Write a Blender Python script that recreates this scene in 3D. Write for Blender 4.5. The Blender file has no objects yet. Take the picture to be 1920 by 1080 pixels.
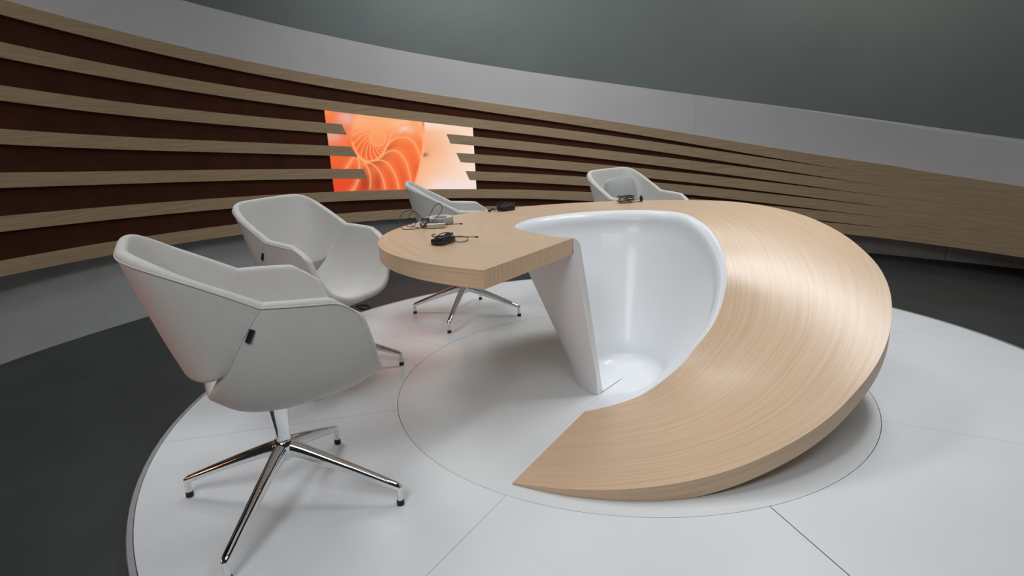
import bpy, bmesh, math, random
import numpy as np
from mathutils import Matrix, Vector

rnd = random.Random(7)
scene = bpy.context.scene
COL = scene.collection
PI = math.pi
R_ = math.radians

# ---------------------------------------------------------------- camera
CAM = (-0.502, -2.647, 1.18)
F_PX, PITCH, ROLL = 1137.0, R_(15.08), R_(-2.669)
fw = Vector((0, math.cos(PITCH), -math.sin(PITCH)))
rt = Vector((1, 0, 0)); up = rt.cross(fw)
cr = rt * math.cos(ROLL) + up * math.sin(ROLL)
cu = up * math.cos(ROLL) - rt * math.sin(ROLL)
cam_data = bpy.data.cameras.new('camera')
cam_data.sensor_width = 36.0
cam_data.lens = F_PX * 36.0 / 1920.0
cam = bpy.data.objects.new('camera', cam_data)
COL.objects.link(cam)
cam.matrix_world = Matrix(((cr.x, cu.x, -fw.x, CAM[0]), (cr.y, cu.y, -fw.y, CAM[1]),
                           (cr.z, cu.z, -fw.z, CAM[2]), (0, 0, 0, 1)))
scene.camera = cam

# ---------------------------------------------------------------- world, lamps, exposure
world = bpy.data.worlds.new('world'); scene.world = world
world.use_nodes = True
bg = world.node_tree.nodes['Background']
bg.inputs[0].default_value = (0.9, 0.95, 1.0, 1); bg.inputs[1].default_value = 0.02
vs = scene.view_settings
vs.view_transform = 'Standard'; vs.look = 'None'; vs.exposure = 0.0; vs.gamma = 1.0
vs.use_curve_mapping = False


def area(name, loc, target, power, sx, sy, color=(1, 1, 1), spread=180):
    l = bpy.data.lights.new(name, 'AREA')
    l.shape = 'RECTANGLE'; l.size = sx; l.size_y = sy; l.energy = power; l.color = color
    l.spread = R_(spread)
    o = bpy.data.objects.new(name, l); COL.objects.link(o)
    o.location = loc
    d = Vector(target) - Vector(loc)
    o.rotation_euler = d.to_track_quat('-Z', 'Y').to_euler()
    return o


COOL = (0.94, 0.975, 1.0)
# studio lamps hung from the ceiling grid, plus added fill lamps as marked
for lx_, ly_, pw in ((1.45, -0.25, 11), (1.72, 0.75, 8), (1.95, 1.75, 9)):
    area('studio_lamp', (lx_, ly_, 3.9), (0.7, ly_ * 0.5, 0), pw, 0.75, 0.4, COOL, 95)
area('studio_lamp', (-1.5, -3.4, 2.9), (-0.7, -0.4, 0.1), 11, 1.2, 1.2, COOL, 90)  # added fill from behind the camera, lifts upright faces turned this way
area('studio_lamp', (-2.6, 0.6, 3.9), (-1.5, 0.0, 0), 12, 1.2, 1.2, COOL, 100)
area('studio_lamp', (-0.8, 1.5, 3.9), (-0.7, 1.2, 0), 14, 0.9, 0.9, COOL, 130)
area('added_wall_fill', (-0.2, 1.7, 3.7), (-0.4, 3.5, 1.1), 12, 1.4, 0.4, COOL, 100)  # added to brighten the middle of the slatted wall and fascia
area('added_overhead_fill', (-0.4, -0.6, 4.9), (-0.4, -0.6, 0), 22, 4.5, 4.5, COOL)  # broad added fill, stands in for general ambient light
area('studio_lamp', (0.3, -3.8, 4.4), (0.3, 0, 0.3), 13, 1.6, 0.9, COOL, 120)
area('cyclorama_lamp', (-0.8, 4.4, 4.6), (-0.6, 6.1, 2.6), 42, 1.2, 0.5, COOL)
area('cyclorama_lamp', (2.6, 3.8, 4.6), (4.2, 4.6, 2.4), 27, 1.2, 0.5, (1.0, 1.0, 0.95))  # second wash, added to brighten the right of the backdrop
area('tube_lamp', (-2.05, 4.05, 3.6), (-2.05, 4.05, 0), 1.5, 0.25, 0.03, COOL)
area('amber_wall_lamp', (-3.2, -1.5, 0.25), (-1.5, -0.9, 0.85), 1.1, 0.7, 0.4, (1.0, 0.36, 0.20), 75)


# ---------------------------------------------------------------- materials
def new_mat(name):
    m = bpy.data.materials.new(name); m.use_nodes = True
    nt = m.node_tree; b = nt.nodes['Principled BSDF']
    return m, nt, b


def N(nt, typ, **kw):
    n = nt.nodes.new(typ)
    for k, v in kw.items():
        setattr(n, k, v)
    return n


def simple(name, color, rough=0.5, metal=0.0, coat=0.0, noise=0.0, nscale=20.0, bump=0.0, bscale=200.0, spec=0.5):
    m, nt, b = new_mat(name)
    b.inputs['Base Color'].default_value = (*color, 1)
    b.inputs['Roughness'].default_value = rough
    b.inputs['Metallic'].default_value = metal
    b.inputs['Coat Weight'].default_value = coat
    b.inputs['Coat Roughness'].default_value = 0.08
    b.inputs['Specular IOR Level'].default_value = spec
    tc = N(nt, 'ShaderNodeTexCoord')
    if noise:
        n = N(nt, 'ShaderNodeTexNoise'); n.inputs['Scale'].default_value = nscale; n.inputs['Detail'].default_value = 4
        nt.links.new(tc.outputs['Object'], n.inputs['Vector'])
        mp = N(nt, 'ShaderNodeMapRange')
        mp.inputs['From Min'].default_value = 0.3; mp.inputs['From Max'].default_value = 0.7
        mp.inputs['To Min'].default_value = 1 - noise; mp.inputs['To Max'].default_value = 1 + noise
        nt.links.new(n.outputs['Fac'], mp.inputs['Value'])
        mx = N(nt, 'ShaderNodeMix', data_type='RGBA', blend_type='MULTIPLY')
        mx.inputs['Factor'].default_value = 1.0
        mx.inputs['A'].default_value = (*color, 1)
        nt.links.new(mp.outputs['Result'], mx.inputs['B'])
        nt.links.new(mx.outputs['Result'], b.inputs['Base Color'])
    if bump:
        n2 = N(nt, 'ShaderNodeTexNoise'); n2.inputs['Scale'].default_value = bscale; n2.inputs['Detail'].default_value = 2
        nt.links.new(tc.outputs['Object'], n2.inputs['Vector'])
        bp = N(nt, 'ShaderNodeBump'); bp.inputs['Strength'].default_value = bump; bp.inputs['Distance'].default_value = 0.001
        nt.links.new(n2.outputs['Fac'], bp.inputs['Height'])
        nt.links.new(bp.outputs['Normal'], b.inputs['Normal'])
    return m


def oak(name, light, dark, rough, stretch=(1.6, 55.0), vein=0.5, coat=0.0, bumpd=0.0006):
    """oak veneer: long grain along u of the UV map (metres)"""
    m, nt, b = new_mat(name)
    uv = N(nt, 'ShaderNodeUVMap', uv_map='UVMap')
    mp = N(nt, 'ShaderNodeMapping'); mp.inputs['Scale'].default_value = (stretch[0], stretch[1], 1)
    nt.links.new(uv.outputs['UV'], mp.inputs['Vector'])
    # slow wander of the grain
    wn = N(nt, 'ShaderNodeTexNoise'); wn.inputs['Scale'].default_value = 1.1; wn.inputs['Detail'].default_value = 1.0
    nt.links.new(uv.outputs['UV'], wn.inputs['Vector'])
    ad = N(nt, 'ShaderNodeVectorMath', operation='MULTIPLY_ADD')
    ad.inputs[1].default_value = (0, 9.0, 0)
    nt.links.new(wn.outputs['Color'], ad.inputs[0]); nt.links.new(mp.outputs['Vector'], ad.inputs[2])
    n1 = N(nt, 'ShaderNodeTexNoise'); n1.inputs['Scale'].default_value = 1.0; n1.inputs['Detail'].default_value = 5; n1.inputs['Roughness'].default_value = 0.6
    nt.links.new(ad.outputs['Vector'], n1.inputs['Vector'])
    n2 = N(nt, 'ShaderNodeTexNoise'); n2.inputs['Scale'].default_value = 3.4; n2.inputs['Detail'].default_value = 3
    nt.links.new(ad.outputs['Vector'], n2.inputs['Vector'])
    mth = N(nt, 'ShaderNodeMath', operation='MULTIPLY_ADD')
    mth.inputs[1].default_value = vein
    nt.links.new(n2.outputs['Fac'], mth.inputs[0]); nt.links.new(n1.outputs['Fac'], mth.inputs[2])
    cr_ = N(nt, 'ShaderNodeValToRGB')
    cr_.color_ramp.elements[0].position = 0.42 + 0.2 * vein; cr_.color_ramp.elements[0].color = (*dark, 1)
    cr_.color_ramp.elements[1].position = 0.60 + 0.5 * vein; cr_.color_ramp.elements[1].color = (*light, 1)
    nt.links.new(mth.outputs[0], cr_.inputs['Fac'])
    nt.links.new(cr_.outputs['Color'], b.inputs['Base Color'])
    b.inputs['Roughness'].default_value = rough
    b.inputs['Coat Weight'].default_value = coat; b.inputs['Coat Roughness'].default_value = 0.25
    bp = N(nt, 'ShaderNodeBump'); bp.inputs['Strength'].default_value = 0.35; bp.inputs['Distance'].default_value = bumpd
    nt.links.new(n1.outputs['Fac'], bp.inputs['Height']); nt.links.new(bp.outputs['Normal'], b.inputs['Normal'])
    return m


M = {}
M['oak_desk'] = oak('oak_desk', (0.67, 0.475, 0.315), (0.56, 0.375, 0.235), 0.33, (1.0, 80.0), 0.55, bumpd=0.00025)
M['oak_wall_shaded'] = oak('oak_wall_shaded', (0.47, 0.34, 0.205), (0.36, 0.245, 0.14), 0.6, (2.4, 90.0), 0.4)  # same oak as the desk, the wall's weaker light darkened into its colour
M['brown_back'] = simple('brown_back', (0.066, 0.021, 0.0105), 0.8, noise=0.15, nscale=6, spec=0.12)
M['fascia'] = simple('fascia', (0.63, 0.61, 0.615), 0.55, noise=0.03, nscale=2)
M['plinth'] = simple('plinth', (0.56, 0.565, 0.56), 0.6, noise=0.06, nscale=5)
M['cyc'] = simple('cyc', (0.30, 0.335, 0.32), 0.8, noise=0.05, nscale=1.2)
M['ceiling'] = simple('ceiling', (0.05, 0.05, 0.05), 0.9, noise=0.1, nscale=2)
M['floor'] = simple('floor', (0.034, 0.038, 0.0375), 0.5, noise=0.16, nscale=3.0)
M['disc'] = simple('disc', (0.76, 0.775, 0.79), 0.26, noise=0.02, nscale=4)
M['turntable'] = simple('turntable', (0.74, 0.75, 0.755), 0.20, noise=0.03, nscale=3)
M['gap'] = simple('gap', (0.06, 0.06, 0.06), 0.8, noise=0.1)
M['alu'] = simple('alu', (0.42, 0.42, 0.43), 0.45, metal=0.4, noise=0.06, nscale=9)
M['white_lacquer'] = simple('white_lacquer', (0.76, 0.77, 0.785), 0.42, coat=0.20, noise=0.01, nscale=3)
M['fabric'] = simple('fabric', (0.60, 0.58, 0.548), 0.92, noise=0.02, nscale=60, bump=0.5, bscale=700, spec=0.2)
M['piping'] = simple('piping', (0.58, 0.565, 0.54), 0.9, noise=0.05, nscale=60, spec=0.2)
M['cushion'] = simple('cushion', (0.40, 0.405, 0.39), 0.95, noise=0.06, nscale=40, bump=0.4, bscale=500, spec=0.2)
M['chrome'] = simple('chrome', (0.82, 0.82, 0.82), 0.07, metal=1.0, noise=0.01)
M['dark_metal'] = simple('dark_metal', (0.10, 0.10, 0.10), 0.3, metal=0.6, noise=0.05)
M['black'] = simple('black', (0.012, 0.012, 0.013), 0.45, noise=0.2, nscale=60)
M['black_gloss'] = simple('black_gloss', (0.015, 0.015, 0.017), 0.22, noise=0.2, nscale=60)
M['silver'] = simple('silver', (0.50, 0.46, 0.40), 0.35, metal=0.6, noise=0.08, nscale=40)
M['tape'] = simple('tape', (0.30, 0.33, 0.28), 0.55, noise=0.08, nscale=30)
M['tape_top'] = simple('tape_top', (0.50, 0.52, 0.47), 0.6, noise=0.06, nscale=30)
M['red'] = simple('red', (0.55, 0.05, 0.06), 0.5, noise=0.1, nscale=50)


# ---------------------------------------------------------------- mesh helpers
class MB:
    """collects faces with UVs, builds one mesh"""
    def __init__(self):
        self.v = []; self.f = []; self.uv = []; self.sm = []

    def grid(self, P, UV=None, closed=False, smooth=True, flip=False):
        P = np.asarray(P, float); n, m = P.shape[:2]
        if UV is None:
            du = np.r_[0, np.cumsum(np.linalg.norm(np.diff(P[:, m // 2], axis=0), axis=1))]
            dv = np.r_[0, np.cumsum(np.linalg.norm(np.diff(P[n // 2], axis=0), axis=1))]
            UV = np.stack(np.meshgrid(du, dv, indexing='ij'), -1)
        o = len(self.v)
        self.v += [tuple(p) for p in P.reshape(-1, 3)]
        mm = m if closed else m - 1
        for i in range(n - 1):
            for j in range(mm):
                j2 = (j + 1) % m
                idx = [(i, j), (i + 1, j), (i + 1, j2), (i, j2)]
                if flip: idx = idx[::-1]
                self.f.append([o + a * m + b for a, b in idx])
                self.uv.append([tuple(UV[a, b]) for a, b in idx])
                self.sm.append(smooth)
        return self

    def poly(self, pts, smooth=False, flip=False, uv=None):
        o = len(self.v); pts = [tuple(p) for p in pts]
        if uv is None: uv = [(p[0] + p[1], p[2]) for p in pts]
        ids = list(range(o, o + len(pts)))
        self.v += pts
        if flip: ids = ids[::-1]; uv = uv[::-1]
        self.f.append(ids); self.uv.append(list(uv)); self.sm.append(smooth)
        return self

    def tube(self, pts, rad, seg=8, caps=True, smooth=True, sx=1.0, sy=1.0):
        pts = [Vector(p) for p in pts]
        n = len(pts); rads = rad if hasattr(rad, '__len__') else [rad] * n
        t0 = (pts[1] - pts[0]).normalized()
        ref = Vector((0, 0, 1)) if abs(t0.z) < 0.9 else Vector((1, 0, 0))
        nx = t0.cross(ref).normalized(); G = []
        for i in range(n):
            a = pts[max(i - 1, 0)]; b = pts[min(i + 1, n - 1)]
            t = (b - a).normalized()
            nx = (nx - t * nx.dot(t)).normalized(); ny = t.cross(nx)
            G.append([pts[i] + (nx * math.cos(q) * sx + ny * math.sin(q) * sy) * rads[i]
                      for q in [2 * PI * k / seg for k in range(seg)]])
        self.grid([[tuple(p) for p in r] for r in G], closed=True, smooth=smooth, flip=True)
        if caps:
            self.poly(G[0], flip=False); self.poly(G[-1], flip=True)
        return self

    def mesh(self, name):
        me = bpy.data.meshes.new(name)
        me.from_pydata(self.v, [], self.f)
        uvl = me.uv_layers.new(name='UVMap')
        k = 0
        for pi, p in enumerate(me.polygons):
            p.use_smooth = self.sm[pi]
            for li in range(p.loop_total):
                uvl.data[p.loop_start + li].uv = self.uv[pi][li]
        me.update()
        return me


def add(name, me, mat, parent=None, loc=None, rot=None):
    if isinstance(me, MB): me = me.mesh(name)
    if mat is not None and not me.materials: me.materials.append(mat)
    o = bpy.data.objects.new(name, me); COL.objects.link(o)
    if parent is not None: o.parent = parent
    if loc is not None: o.location = loc
    if rot is not None: o.rotation_euler = rot
    return o


def empty(name, loc=(0, 0, 0), rz=0.0, s=1.0):
    o = bpy.data.objects.new(name, None); COL.objects.link(o)
    o.empty_display_size = 0.1
    o.location = loc; o.rotation_euler = (0, 0, rz); o.scale = (s, s, s)
    return o


def tag(o, label=None, cat=None, group=None, kind=None):
    if label: o['label'] = label
    if cat: o['category'] = cat
    if group: o['group'] = group
    if kind: o['kind'] = kind
    return o


def rounded_box(sx, sy, sz, bev=0.004, seg=3):
    bm = bmesh.new(); bmesh.ops.create_cube(bm, size=1.0)
    bmesh.ops.scale(bm, vec=(sx, sy, sz), verts=bm.verts)
    bmesh.ops.bevel(bm, geom=bm.edges[:], offset=bev, segments=seg, affect='EDGES', profile=0.5)
    bmesh.ops.translate(bm, vec=(0, 0, sz / 2), verts=bm.verts)
    me = bpy.data.meshes.new('box'); bm.to_mesh(me); bm.free()
    for p in me.polygons: p.use_smooth = True
    return me


def pc(r, deg, z):
    return (r * math.cos(R_(deg)), r * math.sin(R_(deg)), z)


def smooth_curve(tab, x, sig):
    """interpolate a table and smooth it with a gaussian of width sig (table units)"""
    tab = np.array(sorted(tab)); x = np.asarray(x, float)
    out = np.zeros_like(x); wsum = 0
    for k in np.linspace(-2.2, 2.2, 23):
        w = math.exp(-k * k / 2); wsum += w
        xx = x + k * sig
        y = np.interp(xx, tab[:, 0], tab[:, 1])
        lo = xx < tab[0, 0]; hi = xx > tab[-1, 0]
        sl = (tab[1, 1] - tab[0, 1]) / (tab[1, 0] - tab[0, 0]); sh = (tab[-1, 1] - tab[-2, 1]) / (tab[-1, 0] - tab[-2, 0])
        y = np.where(lo, tab[0, 1] + sl * (xx - tab[0, 0]), y); y = np.where(hi, tab[-1, 1] + sh * (xx - tab[-1, 0]), y)
        out += w * y
    return out / wsum


# ================================================================ THE SETTING
ZF = -0.07          # studio floor; the round platform top is z = 0
# ---- studio floor
m = MB(); rr = np.linspace(0.0, 6.4, 9); th = np.linspace(0, 2 * PI, 65)
m.grid([[(r * math.cos(t), r * math.sin(t), ZF) for r in rr] for t in th], flip=True)
tag(add('floor', m, M['floor']), 'dark grey studio floor around the white platform', 'floor', kind='structure')
# ---- cyclorama
m = MB()
m.grid([[(6.3 * math.cos(t), 6.3 * math.sin(t), z) for z in (ZF, 1.2, 2.6, 3.8, 5.0)] for t in np.linspace(0, 2 * PI, 97)])
tag(add('wall_studio', m, M['cyc']), 'grey green studio wall rising behind the curved set', 'wall', kind='structure')
m = MB(); m.grid([[(r * math.cos(t), r * math.sin(t), 5.0) for r in np.linspace(0, 6.4, 5)] for t in th])
tag(add('ceiling', m, M['ceiling']), 'dark studio ceiling', 'ceiling', kind='structure')

# ---- curved set wall: slat heights along the arc (degrees about the platform centre)
KN = [41.3, 49.5, 58, 66, 75, 84, 94, 104, 115, 126, 140, 152, 164]
SL = [[0.673, 0.745, 0.838, 0.935, 1.047, 1.157, 1.275, 1.386, 1.502, 1.615, 1.755, 1.872, 1.976],
      [0.590, 0.655, 0.737, 0.821, 0.919, 1.016, 1.119, 1.217, 1.319, 1.417, 1.538, 1.639, 1.733],
      [0.506, 0.562, 0.63, 0.70, 0.782, 0.867, 0.959, 1.048, 1.14, 1.224, 1.323, 1.404, 1.489],
      [0.421, 0.468, 0.524, 0.582, 0.651, 0.722, 0.802, 0.88, 0.96, 1.031, 1.111, 1.174, 1.243],
      [0.336, 0.371, 0.418, 0.468, 0.527, 0.587, 0.651, 0.712, 0.773, 0.829, 0.893, 0.945, 0.998],
      [0.251, 0.276, 0.308, 0.346, 0.392, 0.439, 0.49, 0.537, 0.585, 0.627, 0.675, 0.714, 0.754],
      [0.166, 0.178, 0.197, 0.223, 0.257, 0.292, 0.33, 0.364, 0.398, 0.427, 0.459, 0.483, 0.507]]
RW = 3.5
SW = 0.0866
LEFT = 196.0


def slat_z(k, deg):
    return smooth_curve(list(zip(KN, SL[k])), np.asarray(deg, float), 2.5)


def slat_w(d, outer=False):
    """slat height; near the right end the open joints narrow to nothing"""
    d = np.asarray(d, float)
    pitch = (slat_z(0, d) - slat_z(6, d)) / 6.0
    w = np.minimum(SW, pitch - np.interp(d, [41.3, 44, 52], [0.0012, 0.0030, 0.0060]))
    return np.full_like(w, SW) if outer else w


FT = [[14.0, 0.742], [27.946, 0.89], [37.987, 0.997], [49.545, 1.138], [65.611, 1.337], [83.297, 1.543], [103.229, 1.761],
      [122.161, 1.961], [135.059, 2.087], [142.443, 2.152], [164, 2.34]]
WT = [[14.0, 0.505], [25.9, 0.587], [27.14, 0.5959], [37.289, 0.6737], [41.3, 0.7163]]        # top of the plain wood panel
WB = [[14.0, 0.098], [25.947, 0.1011], [36.2, 0.1125], [41.3, 0.1225]]


def wood_top(deg):
    deg = np.asarray(deg, float)
    a = slat_z(0, np.maximum(deg, 41.3)) + SW / 2
    b = smooth_curve(WT, deg, 1.0)
    return np.where(deg >= 41.3, a, b)


def wood_bot(deg):
    deg = np.asarray(deg, float)
    a = slat_z(6, np.maximum(deg, 41.3)) - SW / 2
    b = smooth_curve(WB, deg, 1.0)
    return np.where(deg >= 41.3, a, b)


def arc_block(d0, d1, zb, zt, r0, r1, mat, name, parent, slant0=0.0, slant1=0.0, step=2.5, d0b=None, d1b=None):
    """curved board between angles d0 > d1; d0b / d1b are the end angles along the bottom edge (slanted cuts)"""
    d0b = d0 if d0b is None else d0b; d1b = d1 if d1b is None else d1b
    n = max(2, int(abs(d0 - d1) / step) + 1)
    ut = np.linspace(d0, d1, n); ub = np.linspace(d0b, d1b, n)
    ZT = zt(ut); ZB = zb(ub)
    ft = [pc(r0, a, z) for a, z in zip(ut, ZT)]; fb = [pc(r0, a, z) for a, z in zip(ub, ZB)]
    bt = [pc(r1, a, z) for a, z in zip(ut, ZT)]; bb = [pc(r1, a, z) for a, z in zip(ub, ZB)]
    U = -np.radians(ut) * r0
    def uvs(va, vb): return np.stack([np.c_[U, va], np.c_[U, vb]], 1)
    m = MB(); off = rnd.random() * 20
    m.grid(np.stack([fb, ft], 1), uvs(ZB + off, ZT + off))
    m.grid(np.stack([ft, bt], 1), uvs(ZT + off, ZT + off + 0.02))
    m.grid(np.stack([bb, fb], 1), uvs(ZB + off, ZB + off + 0.02))
    m.grid(np.stack([bt, bb], 1), uvs(ZT + off, ZB + off))
    m.poly([ft[0], fb[0], bb[0], bt[0]]); m.poly([ft[-1], bt[-1], bb[-1], fb[-1]])
    return add(name, m, mat, parent)


# backing panel (dark brown)
m = MB(); dd = np.linspace(LEFT, 14, 92)
zt = wood_top(dd) - 0.01; zb = wood_bot(dd) + 0.01
m.grid(np.stack([[pc(3.519, a, z) for a, z in zip(dd, zb)], [pc(3.519, a, z) for a, z in zip(dd, zt)]], 1))
m.grid(np.stack([[pc(3.60, a, z) for a, z in zip(dd, zt)], [pc(3.60, a, z) for a, z in zip(dd, zb)]], 1))
wall = add('wall_curved', m, M['brown_back'])
tag(wall, 'curved set wall of oak slats over dark brown backing', 'wall', kind='structure')

CUTL = {2: (123.5755, 123.0168), 3: (122.6027, 121.7988), 4: (121.0366, 120.6126)}
CUTR = {2: (107.5708, 107.0287), 3: (106.2052, 105.6089), 4: (104.9375, 104.3249)}
SEAM = 68.45
for k in range(7):
    zt_ = lambda d, k=k: slat_z(k, d) + slat_w(d, k == 0) / 2
    zb_ = lambda d, k=k: slat_z(k, d) - slat_w(d, k == 6) / 2
    if k in CUTL:
        arc_block(LEFT, CUTL[k][0], zb_, zt_, RW, 3.5145, M['oak_wall_shaded'], 'slat', wall, d1b=CUTL[k][1])
        arc_block(CUTR[k][0], SEAM + 0.008, zb_, zt_, RW, 3.5145, M['oak_wall_shaded'], 'slat', wall, d0b=CUTR[k][1])
    else:
        arc_block(LEFT, SEAM + 0.008, zb_, zt_, RW, 3.5185, M['oak_wall_shaded'], 'slat', wall)
    arc_block(SEAM - 0.008, 41.3, zb_, zt_, RW, 3.5185, M['oak_wall_shaded'], 'slat', wall)
arc_block(41.295, 14, wood_bot, wood_top, RW, 3.5185, M['oak_wall_shaded'], 'wood_panel', wall)
# white fascia above the slats, in three panels with a deep top
fz = lambda d: smooth_curve(FT, d, 3.0)
for a, b in ((LEFT, 136.126), (136.114, 68.364), (68.352, 14)):
    arc_block(a, b, lambda d: wood_top(d) - 0.004, fz, 3.512, 3.76, M['fascia'], 'fascia_panel', wall)
# recessed plinth under the slats
RP = [[14, 3.96], [28.4, 3.92], [34, 3.82], [39, 3.78], [44, 3.77], [70, 3.70], [110, 3.65], [155, 3.605], [167.5, 3.67], [196, 3.72]]


def plinth(a, b):
    dd = np.linspace(a, b, max(3, int((a - b) / 3)))
    rr_ = smooth_curve(RP, dd, 3.0); z1 = wood_bot(dd) + 0.012
    m = MB()
    m.grid(np.stack([[pc(r, d, ZF) for r, d in zip(rr_, dd)], [pc(r, d, z) for r, d, z in zip(rr_, dd, z1)]], 1))
    m.grid(np.stack([[pc(r + 0.02, d, z) for r, d, z in zip(rr_, dd, z1)], [pc(r + 0.02, d, ZF) for r, d in zip(rr_, dd)]], 1))
    m.poly([pc(rr_[0], dd[0], ZF), pc(rr_[0], dd[0], z1[0]), pc(rr_[0] + .02, dd[0], z1[0]), pc(rr_[0] + .02, dd[0], ZF)], flip=True)
    m.poly([pc(rr_[-1], dd[-1], ZF), pc(rr_[-1], dd[-1], z1[-1]), pc(rr_[-1] + .02, dd[-1], z1[-1]), pc(rr_[-1] + .02, dd[-1], ZF)])
    add('plinth_panel', m, M['plinth'], wall)


for a, b in ((LEFT, 136.1), (136.05, 68.45), (68.4, 35.77), (35.7, 14)):
    plinth(a, b)
# soffit closing the recess behind the slats
m = MB(); dd = np.linspace(LEFT, 14, 80); zz = wood_bot(dd) + 0.006
m.grid(np.stack([[pc(3.50 + 0.01, a, z) for a, z in zip(dd, zz)], [pc(4.02, a, z) for a, z in zip(dd, zz)]], 1), flip=False)
add('soffit', m, M['brown_back'], wall)

# ---- lit picture of a shell in the wall
RS = 3.516
TL, TR = 125.79, 103.29


HM = np.array([1232.488, -159.291, 661.79, -47.910, -1279.687, 431.335, 0.0441, -0.05013, 1.0]).reshape(3, 3)   # panel metres -> artwork units
ART = {'wall': [(330, 330), (350, 440), (380, 510), (430, 615), (510, 680), (600, 670), (660, 645), (720, 570), (765, 480), (790, 410), (815, 350), (860, 300), (920, 262)],
       'outer': [(1115, 190), (1150, 290), (1172, 380), (1172, 460), (1160, 560), (1148, 650), (1120, 780), (1090, 880), (1050, 1010)],
       'lobes': [[(665, 640), (730, 585), (800, 553), (870, 557), (930, 610), (980, 700), (1013, 820), (1025, 900), (1020, 1000)],
                 [(720, 560), (780, 470), (850, 415), (930, 398), (1010, 415), (1070, 470), (1110, 560), (1140, 655)],
                 [(775, 450), (800, 370), (860, 300), (940, 262), (1030, 262), (1095, 300), (1140, 370), (1165, 440)],
                 [(600, 672), (680, 655), (760, 692), (820, 770), (870, 880), (892, 1000)],
                 [(510, 682), (590, 700), (660, 770), (710, 860), (738, 1000)],
                 [(430, 617), (500, 680), (550, 770), (572, 860), (562, 1000)],
                 [(425, 622), (440, 690), (445, 770)], [(375, 625), (330, 700), (280, 765)], [(432, 870), (400, 950), (350, 1010)],
                 [(1040, 215), (1100, 290), (1145, 372)]]}


def dense(pts, n=14):
    P = np.array(pts, float); t = np.arange(len(P)); tt = np.linspace(0, len(P) - 1, (len(P) - 1) * n + 1)
    c = np.c_[np.interp(tt, t, P[:, 0]), np.interp(tt, t, P[:, 1])]
    for _ in range(3):
        k = np.ones(9) / 9
        pad = np.r_[np.repeat(c[:1], 4, 0), c, np.repeat(c[-1:], 4, 0)]
        c = np.c_[np.convolve(pad[:, 0], k, 'valid'), np.convolve(pad[:, 1], k, 'valid')]
    return c


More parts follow.
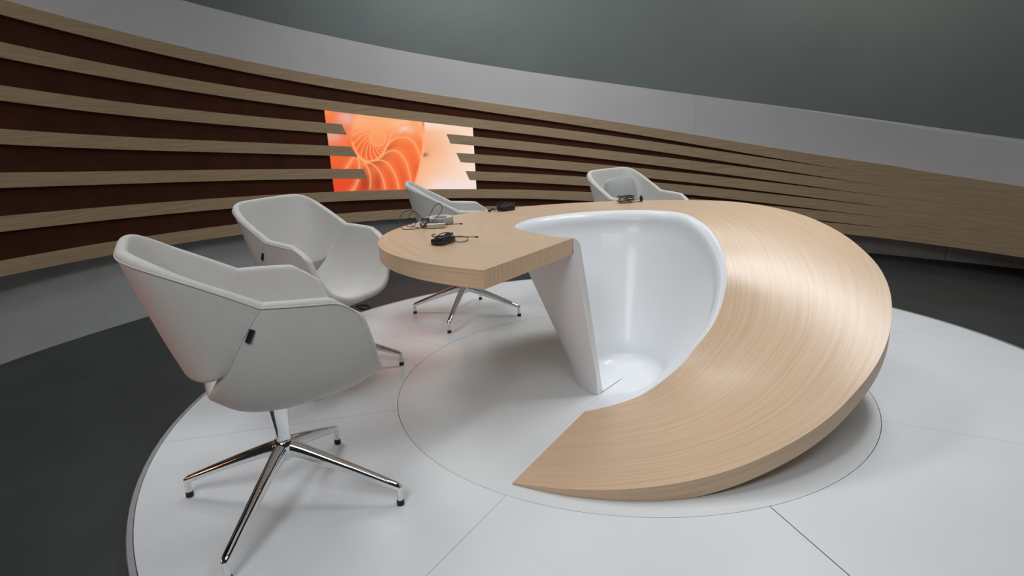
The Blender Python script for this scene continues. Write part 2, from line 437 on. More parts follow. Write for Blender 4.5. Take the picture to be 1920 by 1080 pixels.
def print_colours(S, Z):
    """flat artwork: a cut spiral shell in oranges; S, Z metres on the panel about the spiral eye"""
    w = HM @ np.stack([S, Z, np.ones_like(S)])
    X, Y = w[0] / w[2], w[1] / w[2]
    n = len(X)
    L = lambda *c: np.array(c)[None, :]
    mix = lambda a, b, f: a * (1 - f[:, None]) + b * f[:, None]
    sst = lambda a, b, x: (lambda q: q * q * (3 - 2 * q))(np.clip((x - a) / (b - a), 0, 1))
    ORANGE, RED, DARK = L(0.92, 0.165, 0.035), L(0.78, 0.055, 0.012), L(0.22, 0.012, 0.006)
    PEACH, PALE, LINE = L(0.98, 0.48, 0.22), L(0.93, 0.70, 0.60), L(0.97, 0.40, 0.17)

    def dist(curve):
        d = np.full(n, 1e9)
        for p in dense(curve):
            d = np.minimum(d, (X - p[0]) ** 2 + (Y - p[1]) ** 2)
        return np.sqrt(d)
    base = mix(np.repeat(ORANGE, n, 0), RED, sst(520, 980, Y) * 0.75 + 0.2 * sst(700, 300, X))
    base = mix(base, PEACH, sst(520, 200, Y) * 0.85)
    base = mix(base, PALE, np.exp(-((X - 960) / 110) ** 2 - ((Y - 285) / 60) ** 2) * 0.8)
    # chambers: light just under each wall, deeper colour towards the next one
    for c in ART['lobes']:
        d = dist(c)
        base = mix(base, L(1.0, 0.30, 0.09), np.exp(-(d / 42.0) ** 2) * 0.45)
    dw = dist(ART['wall'])
    below = sst(-20, 30, (Y - 560) + (X - 700) * 0.9)
    base = mix(base, DARK, np.exp(-(dw / 75.0) ** 2) * below * 0.55)
    base = mix(base, DARK, np.exp(-((X - 520) / 90) ** 2 - ((Y - 930) / 130) ** 2) * 0.6)
    base = mix(base, DARK, np.exp(-((X - 660) / 40) ** 2 - ((Y - 900) / 120) ** 2) * 0.4)
    # inner whorls: fine curved septa around the eye
    dx, dy = X - 655, Y - 415
    rho = np.hypot(dx, dy) + 1e-6; psi = np.arctan2(dy, dx)
    rim = np.interp(psi, [-PI, -2.4, -1.6, -0.9, -0.3, 0.2, 0.8, 1.4, 1.9, 2.5, PI], [300, 290, 240, 190, 130, 112, 150, 235, 275, 265, 300])
    ins = sst(6, -6, rho - rim)
    q = (psi + 0.75 * np.log(np.maximum(rho, 20) / 80.0)) / R_(17.0)
    fr = q - np.floor(q)
    e = np.minimum(fr, 1 - fr) * R_(17.0) * rho
    inner = mix(np.repeat(L(0.93, 0.20, 0.05), n, 0), RED, fr * 0.8 * sst(-120, 160, dy))
    inner = mix(inner, PEACH, sst(60, -200, dy) * 0.75)
    inner = mix(inner, LINE, np.exp(-(e / 6.0) ** 2) * sst(30, 90, rho))
    inner = mix(inner, L(0.96, 0.36, 0.13), np.exp(-(rho / 85.0) ** 4) * 0.75)
    inner = mix(inner, LINE, np.exp(-((rho - 88) / 7.0) ** 2) * 0.8)
    base = mix(base, inner, ins)
    # soft forms at the upper left
    left = sst(400, 300, X + 0.35 * (Y - 300)) * sst(560, 470, Y)
    blur = mix(np.repeat(L(0.90, 0.17, 0.05), n, 0), L(0.80, 0.42, 0.34), np.exp(-((X - 300) / 110) ** 2 - ((Y - 190) / 80) ** 2))
    blur = mix(blur, L(0.78, 0.36, 0.27), np.exp(-((X - 130) / 120) ** 2 - ((Y - 390) / 75) ** 2))
    blur = mix(blur, L(0.95, 0.28, 0.05), np.exp(-((X - 70) / 70) ** 2 - ((Y - 120) / 50) ** 2))
    base = mix(base, blur, left)
    # plain glowing ground at the right
    oc = dense(ART['outer']); ox = np.interp(Y, oc[:, 1], oc[:, 0])
    f = np.clip((X - ox) / 560.0, 0, 1)
    ground = mix(np.repeat(L(0.93, 0.46, 0.24), n, 0), L(0.92, 0.72, 0.57), f)
    ground = mix(ground, L(0.86, 0.36, 0.17), np.exp(-((Y - 540) / 130) ** 2) * (1 - f) ** 2 * 0.8)
    ground = mix(ground, L(0.90, 0.72, 0.68), sst(780, 1000, Y) * sst(0.0, 0.6, f))
    ground = mix(ground, L(0.93, 0.74, 0.62), sst(360, 250, Y) * 0.8)
    ground = mix(ground, L(0.12, 0.02, 0.01), np.exp(-((X - ox - 22) / 40) ** 2 - ((Y - 603) / 24) ** 2) * 0.8)
    right = sst(-4, 4, X - ox)
    base = mix(base, ground, right)
    base = mix(base, L(0.85, 0.10, 0.02), np.exp(-((X - 1160) / 16) ** 2) * sst(360, 330, Y))
    for c in ART['lobes'][:7]:
        base = mix(base, LINE, np.exp(-(dist(c) / 8.0) ** 2))
    for c in ART['lobes'][7:]:
        base = mix(base, LINE, np.exp(-(dist(c) / 15.0) ** 2) * 0.6)
    base = mix(base, LINE, np.exp(-(dw / 10.0) ** 2) * sst(420, 480, Y))
    base = mix(base, L(0.97, 0.45, 0.22), np.exp(-(dist(ART['outer']) / 15.0) ** 2) * 0.9)
    return np.clip(base, 0, 1)


NX, NZ = 300, 200
ang = np.linspace(TL, TR, NX)
ztop = slat_z(1, ang) - SW / 2 + 0.03
zbot = slat_z(5, ang) + SW / 2 - 0.03
verts = []; ps_ = []; pz_ = []
for i in range(NX):
    s = R_(118.20 - ang[i]) * RS
    for j in range(NZ):
        z = zbot[i] + (ztop[i] - zbot[i]) * j / (NZ - 1)
        verts.append(pc(RS, ang[i], z)); ps_.append(s); pz_.append(z - 1.101)
cols = print_colours(np.array(ps_), np.array(pz_))
faces = [(i * NZ + j, (i + 1) * NZ + j, (i + 1) * NZ + j + 1, i * NZ + j + 1) for i in range(NX - 1) for j in range(NZ - 1)]
me = bpy.data.meshes.new('light_box_print'); me.from_pydata(verts, [], faces)
ca = me.color_attributes.new('print', 'FLOAT_COLOR', 'POINT')
ca.data.foreach_set('color', np.c_[cols, np.ones(len(cols))].astype(np.float32).ravel())
mt, nt, b = new_mat('lit_print')
at = N(nt, 'ShaderNodeAttribute', attribute_name='print')
b.inputs['Base Color'].default_value = (0.02, 0.02, 0.02, 1); b.inputs['Roughness'].default_value = 0.4
nt.links.new(at.outputs['Color'], b.inputs['Emission Color']); b.inputs['Emission Strength'].default_value = 1.0
lb = empty('light_box', pc(3.517, 114.5, 0.5))
inv = Matrix.Translation(lb.location).inverted()
me.transform(inv)
add('lit_print', me, mt, lb)
m = MB(); dd = np.linspace(TL + 0.12, TR - 0.12, 24)
t1 = slat_z(1, dd) - SW / 2 + 0.035; b1 = slat_z(5, dd) + SW / 2 - 0.035
m.grid(np.stack([[pc(3.5175, a, z) for a, z in zip(dd, b1)], [pc(3.5175, a, z) for a, z in zip(dd, t1)]], 1))
fm = m.mesh('frame'); fm.transform(inv)
add('frame', fm, M['black'], lb)
tag(lb, 'backlit orange picture of a cut spiral shell set into the slatted wall', 'picture')

# ---- round platform
RI, RO = 1.0485, 1.990
plat = empty('round_platform', (0, 0, ZF))
tag(plat, 'large round glossy white platform carrying desk and chairs', 'platform')
PZ = -ZF
m = MB(); tt = np.linspace(0, 2 * PI, 129)
m.grid([[(r * math.cos(t), r * math.sin(t), z) for r, z in ((2.0, 0.0), (2.0, PZ - 0.012), (1.99, PZ - 0.010), (0.0, PZ - 0.010))] for t in tt], smooth=False, flip=True)
add('base', m, M['gap'], plat)
m = MB()
m.grid([[(r * math.cos(t), r * math.sin(t), z) for r, z in ((2.012, 0.0), (2.012, PZ - 0.005), (2.009, PZ - 0.0006), (1.9935, PZ - 0.0006), (1.9915, PZ - 0.008))] for t in tt], smooth=False, flip=True)
add('edge_trim', m, M['alu'], plat)
m = MB()
m.grid([[(r * math.cos(t), r * math.sin(t), z) for r, z in ((2.0135, 0.0), (2.0135, PZ - 0.012))] for t in tt], flip=True)
add('skirt', m, M['fascia'], plat)
m = MB()
m.grid([[(r * math.cos(t), r * math.sin(t), z) for r, z in ((RI - 0.0012, PZ - 0.009), (RI - 0.0012, PZ), (0.5, PZ), (0.0, PZ))] for t in tt], smooth=False, flip=True)
add('turntable', m, M['turntable'], plat)
for k in range(8):
    JA = [-167.8, -121.8, -75.3, -29.4, 15.3, 59.6, 104.0, 148.2, 192.2]
    a0, a1 = JA[k], JA[k + 1]
    JG = [0.0006, 0.0005, 0.0014, 0.0004, 0.0004, 0.0004, 0.0004, 0.0005, 0.0006]
    gap = 0.0011
    m = MB(); n = 25
    rows = []
    for i in range(n):
        row = []
        for r, z in ((RI + gap, PZ - 0.009), (RI + gap, PZ), (RO, PZ), (RO, PZ - 0.009)):
            g0 = math.degrees(JG[k] / r); g1 = math.degrees(JG[k + 1] / r)
            a = (a0 + g0) + (a1 - a0 - g0 - g1) * i / (n - 1)
            row.append(pc(r, a, z))
        rows.append(row)
    m.grid(rows, smooth=False)
    add('floor_panel', m, M['disc'], plat)

# ================================================================ THE DESK
HT = 0.7252; TH = 0.065
sc_ = 1.18 / 1.165
EA, EB, ET = 1.0575 * sc_, 0.8635 * sc_, -0.044


def ell(deg):
    c = np.cos(np.radians(deg) - ET); s = np.sin(np.radians(deg) - ET)
    return 1 / np.sqrt((c / EA) ** 2 + (s / EB) ** 2)


def rho_out(deg):
    deg = np.asarray(deg, float)
    k = smooth_curve([(-130, 1.075), (-122.5, 1.078), (-112, 1.098), (-103, 1.105), (-96, 1.105), (-75, 1.075), (-50, 1.035), (-25, 1.0145),
                      (15, 1.005), (45, 1.0), (240, 1.0)], deg, 2.5)
    return ell(deg) * k


ZTAB = [(-130, 0.0), (-124, 0.004), (-112.3, 0.024), (-103.4, 0.039), (-95, 0.053), (-86.5, 0.068), (-78.7, 0.089), (-71.3, 0.117), (-62.6, 0.152),
        (-53.7, 0.195), (-47, 0.239), (-41, 0.277), (-37, 0.303), (-31, 0.345), (-25, 0.388), (-20.7, 0.42), (-17.7, 0.446),
        (-12.8, 0.482), (-6.7, 0.525), (0, 0.564), (4.2, 0.593), (7.8, 0.615), (12.8, 0.642), (18, 0.668), (23.6, 0.688),
        (29, 0.702), (34.6, 0.713), (40, 0.721), (47, HT), (240, HT)]
RTAB = [(-124, 0.397), (-114.7, 0.368), (-99.4, 0.341), (-81.5, 0.322), (-63.7, 0.336), (-46.1, 0.368), (-33.8, 0.407), (-21, 0.433),
        (-11.4, 0.449), (1.6, 0.457), (12.8, 0.455), (22.3, 0.456), (31, 0.461), (38, 0.474), (46, 0.487), (55.8, 0.503), (68, 0.510), (81, 0.507),
        (98, 0.512), (114, 0.512), (129.5, 0.518), (136, 0.522), (146, 0.519), (156, 0.508), (164.3, 0.496), (168.6, 0.483),
        (176, 0.451), (187, 0.411), (200, 0.378), (211, 0.357), (223, 0.335), (230, 0.327)]


def ztop_d(deg): return smooth_curve(ZTAB, deg, 2.5)


def rho_in(deg): return smooth_curve(RTAB, deg, 2.5)


desk = empty('desk', (0, 0, 0))
tag(desk, 'round oak desk sweeping down in a spiral ramp to the floor around a white bowl', 'desk')
NU, NV = 220, 12
u = np.linspace(0, 1, NU)
ti = 223.0 + (-124.0 - 223.0) * u
to = 230.6 + (-122.6 - 230.6) * u
ri = rho_in(ti); ro = rho_out(to)
PIi = np.c_[ri * np.cos(np.radians(ti)), ri * np.sin(np.radians(ti)), ztop_d(ti)]
POo = np.c_[ro * np.cos(np.radians(to)), ro * np.sin(np.radians(to)), ztop_d(to)]
PIi[:, 2] = np.maximum(PIi[:, 2], 0.004); POo[:, 2] = np.maximum(POo[:, 2], 0.004)
v = np.linspace(0, 1, NV)
TOP = PIi[:, None, :] * (1 - v[None, :, None]) + POo[:, None, :] * v[None, :, None]
BOT = TOP.copy(); BOT[..., 2] = np.maximum(BOT[..., 2] - TH, 0.0015)
mid = TOP[:, NV // 2]; al = np.r_[0, np.cumsum(np.linalg.norm(np.diff(mid, axis=0), axis=1))]
wid = np.linalg.norm(POo - PIi, axis=1)
UVT = np.stack([np.repeat(al[:, None], NV, 1), v[None, :] * wid[:, None]], -1)
m = MB()
m.grid(TOP, UVT, flip=False)
m.grid(BOT, UVT, flip=True)


def edge_uv(P, Q, off):
    a = np.r_[0, np.cumsum(np.linalg.norm(np.diff(P, axis=0), axis=1))]
    return np.stack([np.c_[a, np.full(len(a), off)], np.c_[a, np.full(len(a), off + TH)]], 1)


m.grid(np.stack([TOP[:, -1], BOT[:, -1]], 1), edge_uv(TOP[:, -1], BOT[:, -1], 3.3))
m.grid(np.stack([TOP[:, 0], BOT[:, 0]], 1), edge_uv(TOP[:, 0], BOT[:, 0], 5.1), flip=True)
# cut end of the flat part: upright grain
e0 = np.stack([TOP[0], BOT[0]], 1); ea = np.linspace(0, wid[0], NV)
m.grid(e0, np.stack([np.c_[np.full(NV, 9.0), ea], np.c_[np.full(NV, 9.0 + TH), ea]], 1), flip=True, smooth=False)
e1 = np.stack([TOP[-1], BOT[-1]], 1)
m.grid(e1, np.stack([np.c_[np.full(NV, 7.0), ea], np.c_[np.full(NV, 7.0 + TH), ea]], 1), flip=False, smooth=False)
add('desktop', m, M['oak_desk'], desk)

# white bowl under and inside the ring
RB = 0.175
NB = 200
u = np.linspace(0, 1, NB)
tt_ = 223.0 + (-124.0 - 223.0) * u
tb_ = 230.0 + (-124.0 - 230.0) * u
rin = rho_in(tt_) + 0.001; zt = np.maximum(ztop_d(tt_), 0.006)
inner_rows = []; outer_rows = []
for i in range(NB):
    z = zt[i]; lh = min(0.068, 0.5 * z); lw = 0.048 * min(1.0, z / 0.12 + 0.12)
    lip = [(rin[i] - lw * (1 - math.cos(q)), z - 0.0012 - lh * math.sin(q)) for q in np.linspace(0, PI / 2, 8)]
    # profile: horizontal at the wood, turning down
    lip = [(rin[i] - lw * math.sin(q), z - 0.0012 - lh * (1 - math.cos(q))) for q in np.linspace(0, PI / 2, 8)]
    top = lip[-1]; fsc = min(1.0, i / 16.0); foot_r = RB + 0.008 + 0.014 * fsc; foot_z = min(0.012 + 0.063 * fsc, z * 0.3)
    body = []
    for s in np.linspace(0, 1, 14)[1:]:
        r_ = top[0] + (foot_r - top[0]) * s; z_ = top[1] + (foot_z - top[1]) * s
        body.append((r_, z_))
    fil = [(foot_r + (RB - 0.008 - 0.054 * fsc - foot_r) * (1 - math.cos(q)), 0.0034 + (foot_z - 0.0034) * (1 - math.sin(q)) ** 1.0) for q in np.linspace(0, PI / 2, 9)[1:]] + [(0.06, 0.0032), (0.0, 0.0032)]
    prof = lip + body + fil
    row = []
    for (r_, z_) in prof:
        s = max(0.0, min(1.0, (z - z_) / max(z, 1e-6)))
        a = tt_[i] + (tb_[i] - tt_[i]) * s
        row.append(pc(r_, a, max(z_, 0.003)))
    inner_rows.append(row)
    ztop_o = max(z - TH - 0.0005, 0.002)
    o_top = (rin[i] + 0.004, ztop_o); o_bot = (RB + 0.034, 0.001)
    row = []
    for s in np.linspace(0, 1, 14):
        r_ = o_top[0] + (o_bot[0] - o_top[0]) * s; z_ = o_top[1] + (o_bot[1] - o_top[1]) * s
        if s > 0.8: r_ += 0.012 * ((s - 0.8) / 0.2) ** 2
        q = max(0.0, min(1.0, (z - z_) / max(z, 1e-6)))
        row.append(pc(r_, tt_[i] + (tb_[i] - tt_[i]) * q, z_))
    outer_rows.append(row)
m = MB()
m.grid(inner_rows, flip=True); m.grid(outer_rows, flip=False)
cap = inner_rows[0][:-2] + outer_rows[0][::-1]
m.poly(cap)
add('bowl_pedestal', m, M['white_lacquer'], desk)


# ================================================================ CHAIRS
def spow(x, p): return math.copysign(abs(x) ** p, x)


def zt_side(x):            # height of the rim along the side of the chair
    return 0.71 + 0.56 * max(0.0, -0.035 - x) if x < -0.035 else 0.71 - 0.10 * (x + 0.035)


NTUB = 2.9
H0 = 0.36                 # the backrest joins the seat shell above this fraction of the side height
THK = 0.031


def lin(x, xs, ys, w=0.06):
    """softened piecewise line"""
    return sum(np.interp(x + k * w, xs, ys) for k in (-1, -0.5, 0, 0.5, 1)) / 5.0


def hf_angle(hf): return math.acos(max(0.0, min(1.0, (1 - hf) ** (NTUB / 2))))


S_C, H_C = 0.73, 0.81


def tub_point(s, t, rounded=True):
    """s 0 rear .. 1 front, t -1 right rim .. 0 bottom .. 1 left rim"""
    q = abs(t) * PI / 2
    hf = 1 - max(math.cos(q), 0.0) ** (2 / NTUB)
    if rounded and s > S_C and hf > H_C:                  # round the front corner of the arm
        a = (s - S_C) / (1 - S_C); b = (hf - H_C) / (1 - H_C)
        s = S_C + (1 - S_C) * a * math.sqrt(1 - b * b / 2); hf = H_C + (1 - H_C) * b * math.sqrt(1 - a * a / 2)
    cq = 1 - hf
    sq = max(0.0, 1 - cq ** NTUB) ** (1 / NTUB)
    xr = lin(hf, [-0.1, 0, 0.12, 0.3, 0.6, 1.0, 1.1], [-0.180, -0.180, -0.168, -0.142, -0.098, -0.035, -0.018], 0.03)
    xf = lin(hf, [-0.1, 0, 0.12, 0.3, 0.5, 0.75, 0.88, 0.95, 1.0], [0.285, 0.285, 0.277, 0.256, 0.241, 0.221, 0.210, 0.203, 0.198], 0.02)
    x = xr + (xf - xr) * s
    zb = lin(s, [-0.1, 0, 0.08, 0.2, 0.4, 0.7, 0.88, 1.0, 1.1], [0.455, 0.432, 0.390, 0.364, 0.352, 0.360, 0.378, 0.405, 0.42])
    zr = zt_side(x)
    W = lin(s, [-0.1, 0, 0.3, 0.7, 1.0, 1.1], [0.258, 0.262, 0.270, 0.272, 0.264, 0.262]) * (0.94 + 0.06 * hf)
    return (x, math.copysign(W * sq, t) if t else 0.0, zb + (zr - zb) * hf)


def seam_point(t):
    a = hf_angle(H0 + (1 - H0) * t) / (PI / 2)
    return tub_point(0.0, a)


def back_point(al, t):
    """al -1 right seam .. 0 centre .. 1 left seam, t 0 lower edge .. 1 rim"""
    b = abs(al) * PI / 2
    n = 2.2 + 1.9 * t * t
    sb = math.sin(b) ** (2 / n) if b > 0 else 0.0
    cb = max(math.cos(b), 0.0) ** (2 / n)
    xs, ys, zs = seam_point(t)
    xb = lin(t, [-0.1, 0, 0.25, 0.5, 0.75, 1, 1.1], [-0.220, -0.232, -0.260, -0.283, -0.304, -0.325, -0.334])
    zc = 0.522 + (0.862 - 0.522) * t
    g = 1 - (1 - min(1.0, cb)) ** 1.2
    return (xs + (xb - xs) * cb, math.copysign(ys * sb, al) if al else 0.0, zs + (zc - zs) * g)


def fd_normal(fn, a, b, lo_a, hi_a, lo_b, hi_b, inward):
    e = 0.012
    a = min(max(a, lo_a + e * 1.5), hi_a - e * 1.5); b = min(max(b, lo_b + e * 1.5), hi_b - e * 1.5)
    du = np.array(fn(a + e, b)) - np.array(fn(a - e, b)); dv = np.array(fn(a, b + e)) - np.array(fn(a, b - e))
    n = np.cross(du, dv); n /= np.linalg.norm(n)
    return n if n @ (np.array(inward) - np.array(fn(a, b))) > 0 else -n


def upholstered(P, nr, seam_mask, edge_of_seam, inward):
    """closed padded shell from a grid of outer points and inward normals; rim rounded except along seam_mask"""
    P = np.asarray(P, float); n, mm_ = P.shape[:2]; nr = np.asarray(nr, float)
    du = np.gradient(P, axis=0); dv = np.gradient(P, axis=1)
    c = np.array(inward)
    Q = P + nr * THK
    m = MB()
    fo = np.mean(np.sum(np.cross(du, dv) * (c - P), axis=2)) < 0
    m.grid(P, flip=not fo); m.grid(Q, flip=fo)
    loop = [(i, 0) for i in range(n)] + [(n - 1, j) for j in range(1, mm_)] + [(i, mm_ - 1) for i in range(n - 2, -1, -1)] + [(0, j) for j in range(mm_ - 2, 0, -1)]
    inn = lambda i, j: (min(max(i, 1), n - 2), min(max(j, 1), mm_ - 2))
    rows = []
    for (i, j) in loop:
        a, b = P[i, j], Q[i, j]; mid_ = (a + b) / 2; ax = (a - b) / 2
        k = inn(i, j)
        if edge_of_seam(i, j): k = edge_of_seam(i, j)
        d = (a + b) / 2 - (P[k] + Q[k]) / 2
        d = d - ax * (d @ ax) / (ax @ ax); d /= np.linalg.norm(d) + 1e-12
        r = 0.0 if (seam_mask(i, j) and not edge_of_seam(i, j)) else np.linalg.norm(ax) * 0.95
        rows.append([tuple(mid_ + ax * math.cos(q) + d * r * math.sin(q)) for q in np.linspace(0, PI, 9)])
    rows.append(rows[0])
    m.grid(rows, flip=not fo)
    me = m.mesh('shell')
    bm = bmesh.new(); bm.from_mesh(me); bmesh.ops.remove_doubles(bm, verts=bm.verts, dist=1e-5)
    bmesh.ops.recalc_face_normals(bm, faces=bm.faces)
    for e in bm.edges:
        e.smooth = not (len(e.link_faces) == 2 and e.calc_face_angle(0.0) > R_(50))
    bm.to_mesh(me); bm.free()
    for p in me.polygons: p.use_smooth = True
    return me


hs = list(np.linspace(0, 1, 15))
ang_lo = [hf_angle(H0) / (PI / 2) * q for q in np.linspace(0, 1, 15)]
ang_hi = [hf_angle(H0 + (1 - H0) * t) / (PI / 2) for t in np.linspace(0, 1, 17)[1:]]
tpos = ang_lo + ang_hi
tall = [-t for t in tpos[:0:-1]] + tpos
sv = list(np.linspace(0, 1, 31))
a0_ = hf_angle(H0) / (PI / 2)
IN_T, IN_B = (0.03, 0, 0.85), (0.08, 0, 0.62)
flat_tub = lambda a, b: tub_point(a, b, False)


def seam_normal(t, sg):
    a = hf_angle(H0 + (1 - H0) * t) / (PI / 2)
    n = fd_normal(flat_tub, 0.0, sg * a, 0, 1, -1, 1, IN_T) + fd_normal(back_point, sg * 0.9, t, -1, 1, 0, 1, IN_B)
    return n / np.linalg.norm(n)


def near_seam(n, sn, d, w):
    k = max(0.0, 1 - d / w); k = k * k * (3 - 2 * k)
    v = n * (1 - k) + sn * k
    return v / np.linalg.norm(v)


sv = list(np.linspace(0, 0.7, 20)) + list(np.linspace(0.7, 1, 16)[1:])
tub_P = [[tub_point(a, b) for b in tall] for a in sv]
tub_N = []
for a in sv:
    row = []
    for b in tall:
        nn = fd_normal(flat_tub, a, b, 0, 1, -1, 1, IN_T)
        if abs(b) >= a0_ - 1e-6:
            hf = 1 - max(math.cos(abs(b) * PI / 2), 0) ** (2 / NTUB)
            nn = near_seam(nn, seam_normal((hf - H0) / (1 - H0), 1 if b > 0 else -1), a, 0.25)
        row.append(nn)
    tub_N.append(row)
tub_me = upholstered(tub_P, tub_N, lambda i, j: i == 0 and abs(tall[j]) >= a0_ - 1e-6,
                     lambda i, j: (0, 1 if j == 0 else len(tall) - 2) if (i == 0 and j in (0, len(tall) - 1)) else None, IN_T)
av = list(np.sin(np.linspace(-1, 1, 61) * PI / 2) * 0.35 + np.linspace(-1, 1, 61) * 0.65)
av[0], av[-1] = -1.0, 1.0
tv = [(t_) for t_ in np.linspace(0, 1, 17)]
back_P = [[back_point(a, b) for b in tv] for a in av]
back_N = [[near_seam(fd_normal(back_point, a, b, -1, 1, 0, 1, IN_B), seam_normal(b, 1 if a > 0 else -1), 1 - abs(a), 0.3) for b in tv] for a in av]
back_me = upholstered(back_P, back_N, lambda i, j: i in (0, len(av) - 1),
                      lambda i, j: (i, 1 if j == 0 else 15) if (i in (0, len(av) - 1) and j in (0, 16)) else None, IN_B)
for me_ in (tub_me, back_me): me_.materials.append(M['fabric'])
col_m = MB()
rows = []
for z, a, b_ in ((0.175, 0.020, 0.020), (0.225, 0.022, 0.022), (0.26, 0.023, 0.021), (0.345, 0.030, 0.017), (0.362, 0.032, 0.017)):
    rows.append([(a * spow(math.cos(q), 0.6), b_ * spow(math.sin(q), 0.6), z) for q in [2 * PI * k / 16 for k in range(16)]])
col_m.grid(rows, closed=True, flip=True); col_m.poly(rows[0]); col_m.poly(rows[-1], flip=True)
col_me = col_m.mesh('column'); col_me.materials.append(M['chrome'])
hub_m = MB()
hub_m.tube([(0, 0, 0.150), (0, 0, 0.158), (0, 0, 0.20), (0, 0, 0.216), (0, 0, 0.220)], [0.018, 0.030, 0.034, 0.030, 0.024], 20)
hub_me = hub_m.mesh('hub'); hub_me.materials.append(M['chrome'])
leg_m = MB(); rows = []
LR = 0.358
for x, zc, hw, hh in ((0.012, 0.190, 0.021, 0.028), (0.06, 0.176, 0.019, 0.025), (0.16, 0.140, 0.0165, 0.020), (0.27, 0.097, 0.0138, 0.0155), (LR - 0.006, 0.064, 0.012, 0.0125),
                      (LR + 0.003, 0.060, 0.010, 0.009), (LR + 0.007, 0.057, 0.006, 0.005)):
    rows.append([(x, hw * spow(math.cos(q), 0.75), zc + hh * spow(math.sin(q), 0.75)) for q in [2 * PI * k / 14 for k in range(14)]])
leg_m.grid(rows, closed=True, flip=False); leg_m.poly(rows[-1])
leg_m.tube([(LR, 0, 0.062), (LR, 0, 0.016)], [0.0105, 0.0095], 14)
leg_me = leg_m.mesh('leg'); leg_me.materials.append(M['chrome'])
gl_m = MB(); gl_m.tube([(LR, 0, 0.017), (LR, 0, 0.012), (LR, 0, 0.0)], [0.0105, 0.012, 0.012], 14)
glide_me = gl_m.mesh('glide'); glide_me.materials.append(M['black'])
# piping along the outer edge of the rim, a seam line on each side
pm = MB(); pm.tube([(p[0] - 0.001, p[1] * 1.004, p[2] + 0.001) for p in [back_point(a, 1.0) for a in av]], 0.0021, 6)
pipe_me = pm.mesh('piping'); pipe_me.materials.append(M['piping'])
arm_pipe = []; seam_mes = []
for sg in (-1, 1):
    pm = MB(); pm.tube([(p[0], p[1] * 1.004, p[2] + 0.001) for p in [tub_point(a, sg * 1.0) for a in sv] + [tub_point(1.0, sg * q) for q in tpos[::-1][1:] if q > 0.5]], 0.0021, 6)
    me_ = pm.mesh('piping'); me_.materials.append(M['piping']); arm_pipe.append(me_)
    pm = MB(); pm.tube([(p[0], sg * p[1] * 1.001, p[2]) for p in [seam_point(t) for t in np.linspace(0.0, 1.0, 14)]], 0.0012, 6)
    me_ = pm.mesh('seam'); me_.materials.append(M['piping']); seam_mes.append(me_)
tag_me = rounded_box(0.014, 0.005, 0.036, 0.0012, 2); tag_me.materials.append(M['black'])


def make_chair(loc, facing, base, scale, label):
    ch = empty('swivel_chair', (loc[0], loc[1], 0.0004), R_(facing), scale)
    tag(ch, label, 'chair', group='white swivel chairs around the desk')
    seat = add('seat_shell', tub_me, None, ch)
    back = add('backrest', back_me, None, ch)
    for me_ in arm_pipe: add('piping', me_, None, seat)
    for me_ in seam_mes: add('seam', me_, None, seat)
    add('piping', pipe_me, None, back)
    p = seam_point(0.56)          # small black cloth tab sewn into the seam
    add('fabric_tab', tag_me, None, seat, (p[0] + 0.003, -p[1] - 0.003, p[2] - 0.020), (R_(3), R_(26), 0))
    add('column', col_me, None, ch, rot=(0, 0, R_(base - facing + 45)))
    add('hub', hub_me, None, ch)
    for k in range(4):
        lg = add('leg', leg_me, None, ch, rot=(0, 0, R_(base - facing + 90 * k)))
        add('glide', glide_me, None, lg)
    return ch


make_chair((-1.268, -0.862), 29.7, -8.0, 1.045, 'nearest white upholstered swivel chair at the front left, seen from behind')
make_chair((-1.451, 0.284), -30.0, 2.6, 1.0, 'white swivel chair in the middle left, its open seat facing the desk edge')
make_chair((-0.807, 1.12), 10.0, -13.0, 0.985, 'white swivel chair behind the transmitters, its chrome base seen under the desktop')
c4 = make_chair((0.366, 1.34), -54.0, 5.0, 0.975, 'white swivel chair behind the desk holding a grey back cushion')

# grey cushion leaning in the farthest chair
bm = bmesh.new(); bmesh.ops.create_cube(bm, size=1.0)
bmesh.ops.subdivide_edges(bm, edges=bm.edges[:], cuts=5, use_grid_fill=True)
for vv in bm.verts:
    x, y, z = vv.co * 2
    k = (1 - abs(y) ** 4) * (1 - abs(z) ** 4)
    ry = 1 - 0.10 * abs(z) ** 3; rz = 1 - 0.12 * abs(y) ** 3
    vv.co = Vector((x * (0.022 + 0.030 * k), y * 0.138 * ry, z * 0.168 * rz))
me = bpy.data.meshes.new('cushion'); bm.to_mesh(me); bm.free()
for p in me.polygons: p.use_smooth = True
cu_o = add('back_cushion', me, M['cushion'])
ss = cu_o.modifiers.new('sub', 'SUBSURF'); ss.levels = 2; ss.render_levels = 2
a4 = R_(-54)
lx = -0.165
cu_o.location = (0.366 + 0.975 * (lx * math.cos(a4)), 1.34 + 0.975 * (lx * math.sin(a4)), 0.642)
cu_o.rotation_euler = (0, R_(-11), a4)
tag(cu_o, 'plain grey back cushion propped in the farthest chair', 'cushion')


# ================================================================ THINGS ON THE DESK
def loops(cx, cy, z0, n, rad, hgt, seed, squash=0.5, rot=0.0):
    r = random.Random(seed); pts = []
    steps = n * 14
    for i in range(steps + 1):
        q = 2 * PI * i / 14
        k = 1 + 0.25 * math.sin(q * 0.37 + seed)
        x = rad * k * math.cos(q) ; y = rad * squash * k * math.sin(q)
        z = z0 + hgt * (0.5 + 0.5 * math.sin(q * 0.81 + seed * 1.7)) + 0.001 * r.random()
        X = x * math.cos(rot) - y * math.sin(rot); Y = x * math.sin(rot) + y * math.cos(rot)
        pts.append((cx + X, cy + Y, z))
    return pts


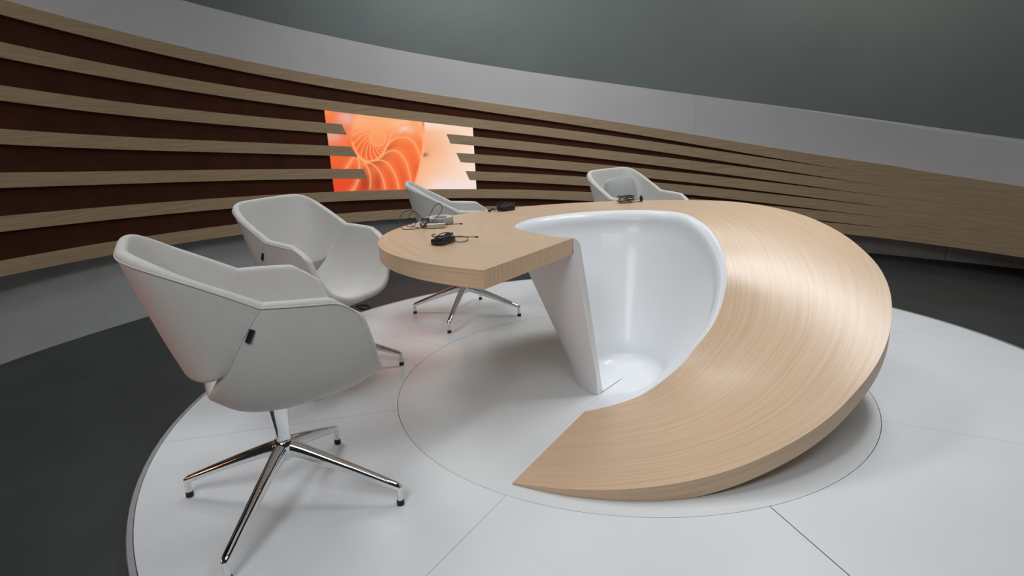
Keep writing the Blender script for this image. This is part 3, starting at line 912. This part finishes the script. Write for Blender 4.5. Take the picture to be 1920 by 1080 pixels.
def spline(pts, n=8):
    P = [np.array(p, float) for p in pts]; out = []
    for i in range(len(P) - 1):
        p0 = P[max(i - 1, 0)]; p1 = P[i]; p2 = P[i + 1]; p3 = P[min(i + 2, len(P) - 1)]
        for k in range(n):
            t = k / n
            out.append(tuple(0.5 * ((2 * p1) + (-p0 + p2) * t + (2 * p0 - 5 * p1 + 4 * p2 - p3) * t * t + (-p0 + 3 * p1 - 3 * p2 + p3) * t ** 3)))
    out.append(tuple(P[-1]))
    return out


def transmitter(loc, rz, size, label, mat, antenna, cable_paths, bundle=None, clip=True):
    t = empty('radio_transmitter', (loc[0], loc[1], HT), R_(rz))
    tag(t, label, 'transmitter', group='radio microphone transmitters on the desk')
    body = add('body', rounded_box(*size, bev=0.005), mat, t, (0, 0, 0.001))
    if clip:
        add('belt_clip', rounded_box(size[0] * 0.5, size[1] * 0.45, 0.006, 0.0015, 2), M['dark_metal'], body, (-size[0] * 0.08, 0, size[2] - 0.001))
    add('screen', rounded_box(size[0] * 0.22, size[1] * 0.55, 0.002, 0.0006, 2), M['black_gloss'], body, (size[0] * 0.32, 0, size[2] - 0.0008))
    if antenna:
        mm = MB(); mm.tube(antenna, 0.0016, 8)
        a, b_ = Vector(antenna[-2]), Vector(antenna[-1]); d = (b_ - a).normalized()
        mm.tube([tuple(b_ - d * 0.012), tuple(b_ + d * 0.002)], 0.0034, 8)
        add('antenna', mm, M['black'], t)
    for pth in cable_paths:
        mm = MB(); mm.tube(spline(pth), 0.0017, 7); add('cable', mm, M['black'], t)
    if bundle:
        for b_ in bundle:
            mm = MB(); mm.tube(loops(*b_), 0.0022, 6); add('cable_bundle', mm, M['black'], t)
    return t


# nearest: black pack wrapped in its own lead
transmitter((-0.772, -0.215), 62, (0.092, 0.062, 0.024), 'black radio transmitter wrapped in its cable, nearest the desk edge', M['black_gloss'],
            [(0.045, -0.012, 0.018), (0.075, -0.05, 0.016), (0.098, -0.105, 0.014)],
            [[(0.05, 0.004, 0.012), (0.085, -0.012, 0.016), (0.098, -0.05, 0.010), (0.06, -0.075, 0.004), (0.03, -0.055, 0.003), (0.02, -0.035, 0.012)]],
            [(0.0, 0.0, 0.008, 4, 0.048, 0.030, 3, 0.66, 0.2), (0.05, 0.0, 0.004, 3, 0.020, 0.026, 5, 0.8, 0.6), (-0.01, 0.0, 0.014, 3, 0.036, 0.022, 8, 0.8, 1.2)])
# silver pack beside the roll
transmitter((-0.845, 0.200), 2, (0.088, 0.060, 0.024), 'silver radio transmitter with loose looping cable beside the tape roll', M['silver'],
            [(0.042, 0.0, 0.014), (0.08, -0.002, 0.013), (0.122, -0.004, 0.013)],
            [[(-0.045, 0.0, 0.012), (-0.09, -0.02, 0.004), (-0.155, -0.01, 0.003), (-0.176, 0.04, 0.03), (-0.165, 0.06, 0.065), (-0.12, 0.05, 0.082), (-0.085, 0.01, 0.05), (-0.11, -0.02, 0.012), (-0.15, 0.01, 0.02)],
             [(-0.045, 0.01, 0.016), (-0.075, 0.03, 0.05), (-0.10, 0.03, 0.078), (-0.125, 0.02, 0.06), (-0.12, 0.0, 0.02), (-0.08, -0.01, 0.004)],
             [(-0.05, 0.012, 0.02), (-0.03, 0.06, 0.06), (-0.005, 0.09, 0.095), (0.02, 0.09, 0.10), (0.025, 0.07, 0.07), (-0.01, 0.03, 0.035), (-0.04, 0.01, 0.024)]],
            [(-0.052, 0.005, 0.004, 4, 0.020, 0.040, 2, 0.9, 0.3)])
# far left black pack
t = transmitter((-0.515, 0.690), 35, (0.085, 0.062, 0.026), 'black radio transmitter lying near the far edge of the desk', M['black'],
                [(0.042, 0.0, 0.02), (0.058, 0.004, 0.03), (0.066, 0.006, 0.034)], [[(-0.045, 0, 0.01), (-0.06, 0.01, 0.012), (-0.075, 0.0, 0.006)]],
                [(0.0, 0.0, 0.008, 4, 0.046, 0.032, 6, 0.7, 0.2)])
mm = MB(); mm.tube([(-0.098, 0.03, 0.006), (-0.085, 0.026, 0.007), (-0.075, 0.02, 0.016), (-0.066, 0.012, 0.01)], [0.007, 0.006, 0.007, 0.004], 8)
add('microphone', mm, M['black'], t)
# coil at the back
t = transmitter((0.164, 0.775), 10, (0.075, 0.055, 0.026), 'radio transmitter in a black cable coil in front of the farthest chair', M['silver'],
                None, [[(0.035, -0.01, 0.006), (0.055, -0.012, 0.003), (0.082, -0.012, 0.004)]],
                [(0.0, 0.0, 0.010, 5, 0.042, 0.028, 4, 0.75, 0.1), (0.02, 0.0, 0.008, 3, 0.030, 0.030, 9, 0.7, 0.9)], clip=False)
mm = MB(); mm.tube([(0.086, -0.012, 0.001), (0.086, -0.012, 0.010), (0.084, -0.012, 0.024), (0.082, -0.012, 0.036)], [0.004, 0.0095, 0.0095, 0.004], 12)
add('microphone', mm, M['black'], t)

# roll of tape
roll = empty('tape_roll', (-0.842, 0.318, HT))
tag(roll, 'flat grey green roll of tape on the desk behind the silver transmitter', 'tape')
mm = MB(); tt2 = np.linspace(0, 2 * PI, 49)
mm.grid([[(r * math.cos(a), r * math.sin(a), z) for r, z in ((0.066, 0.001), (0.068, 0.003), (0.068, 0.032), (0.066, 0.034))] for a in tt2], flip=True)
add('side', mm, M['tape'], roll)
mm = MB()
mm.grid([[(r * math.cos(a), r * math.sin(a), z) for r, z in ((0.0665, 0.0338), (0.066, 0.0345), (0.036, 0.0345), (0.035, 0.033), (0.035, 0.006), (0.0, 0.006))] for a in tt2], smooth=False, flip=True)
add('top_ring', mm, M['tape_top'], roll)
add('red_label', rounded_box(0.045, 0.018, 0.0015, 0.0005, 1), M['red'], roll, (0.018, -0.046, 0.0343), (0, 0, R_(8)))

# cable end lying on the dark floor beyond the platform
mm = MB(); mm.tube(spline([(-1.66, 1.66, ZF + .006), (-1.62, 1.66, ZF + .012), (-1.575, 1.645, ZF + .012), (-1.545, 1.605, ZF + .006), (-1.575, 1.575, ZF + .005), (-1.615, 1.60, ZF + .006), (-1.64, 1.64, ZF + .02)]), 0.006, 8)
tag(add('floor_cable', mm, M['black']), 'short black cable loop on the dark floor beside the platform edge', 'cable')
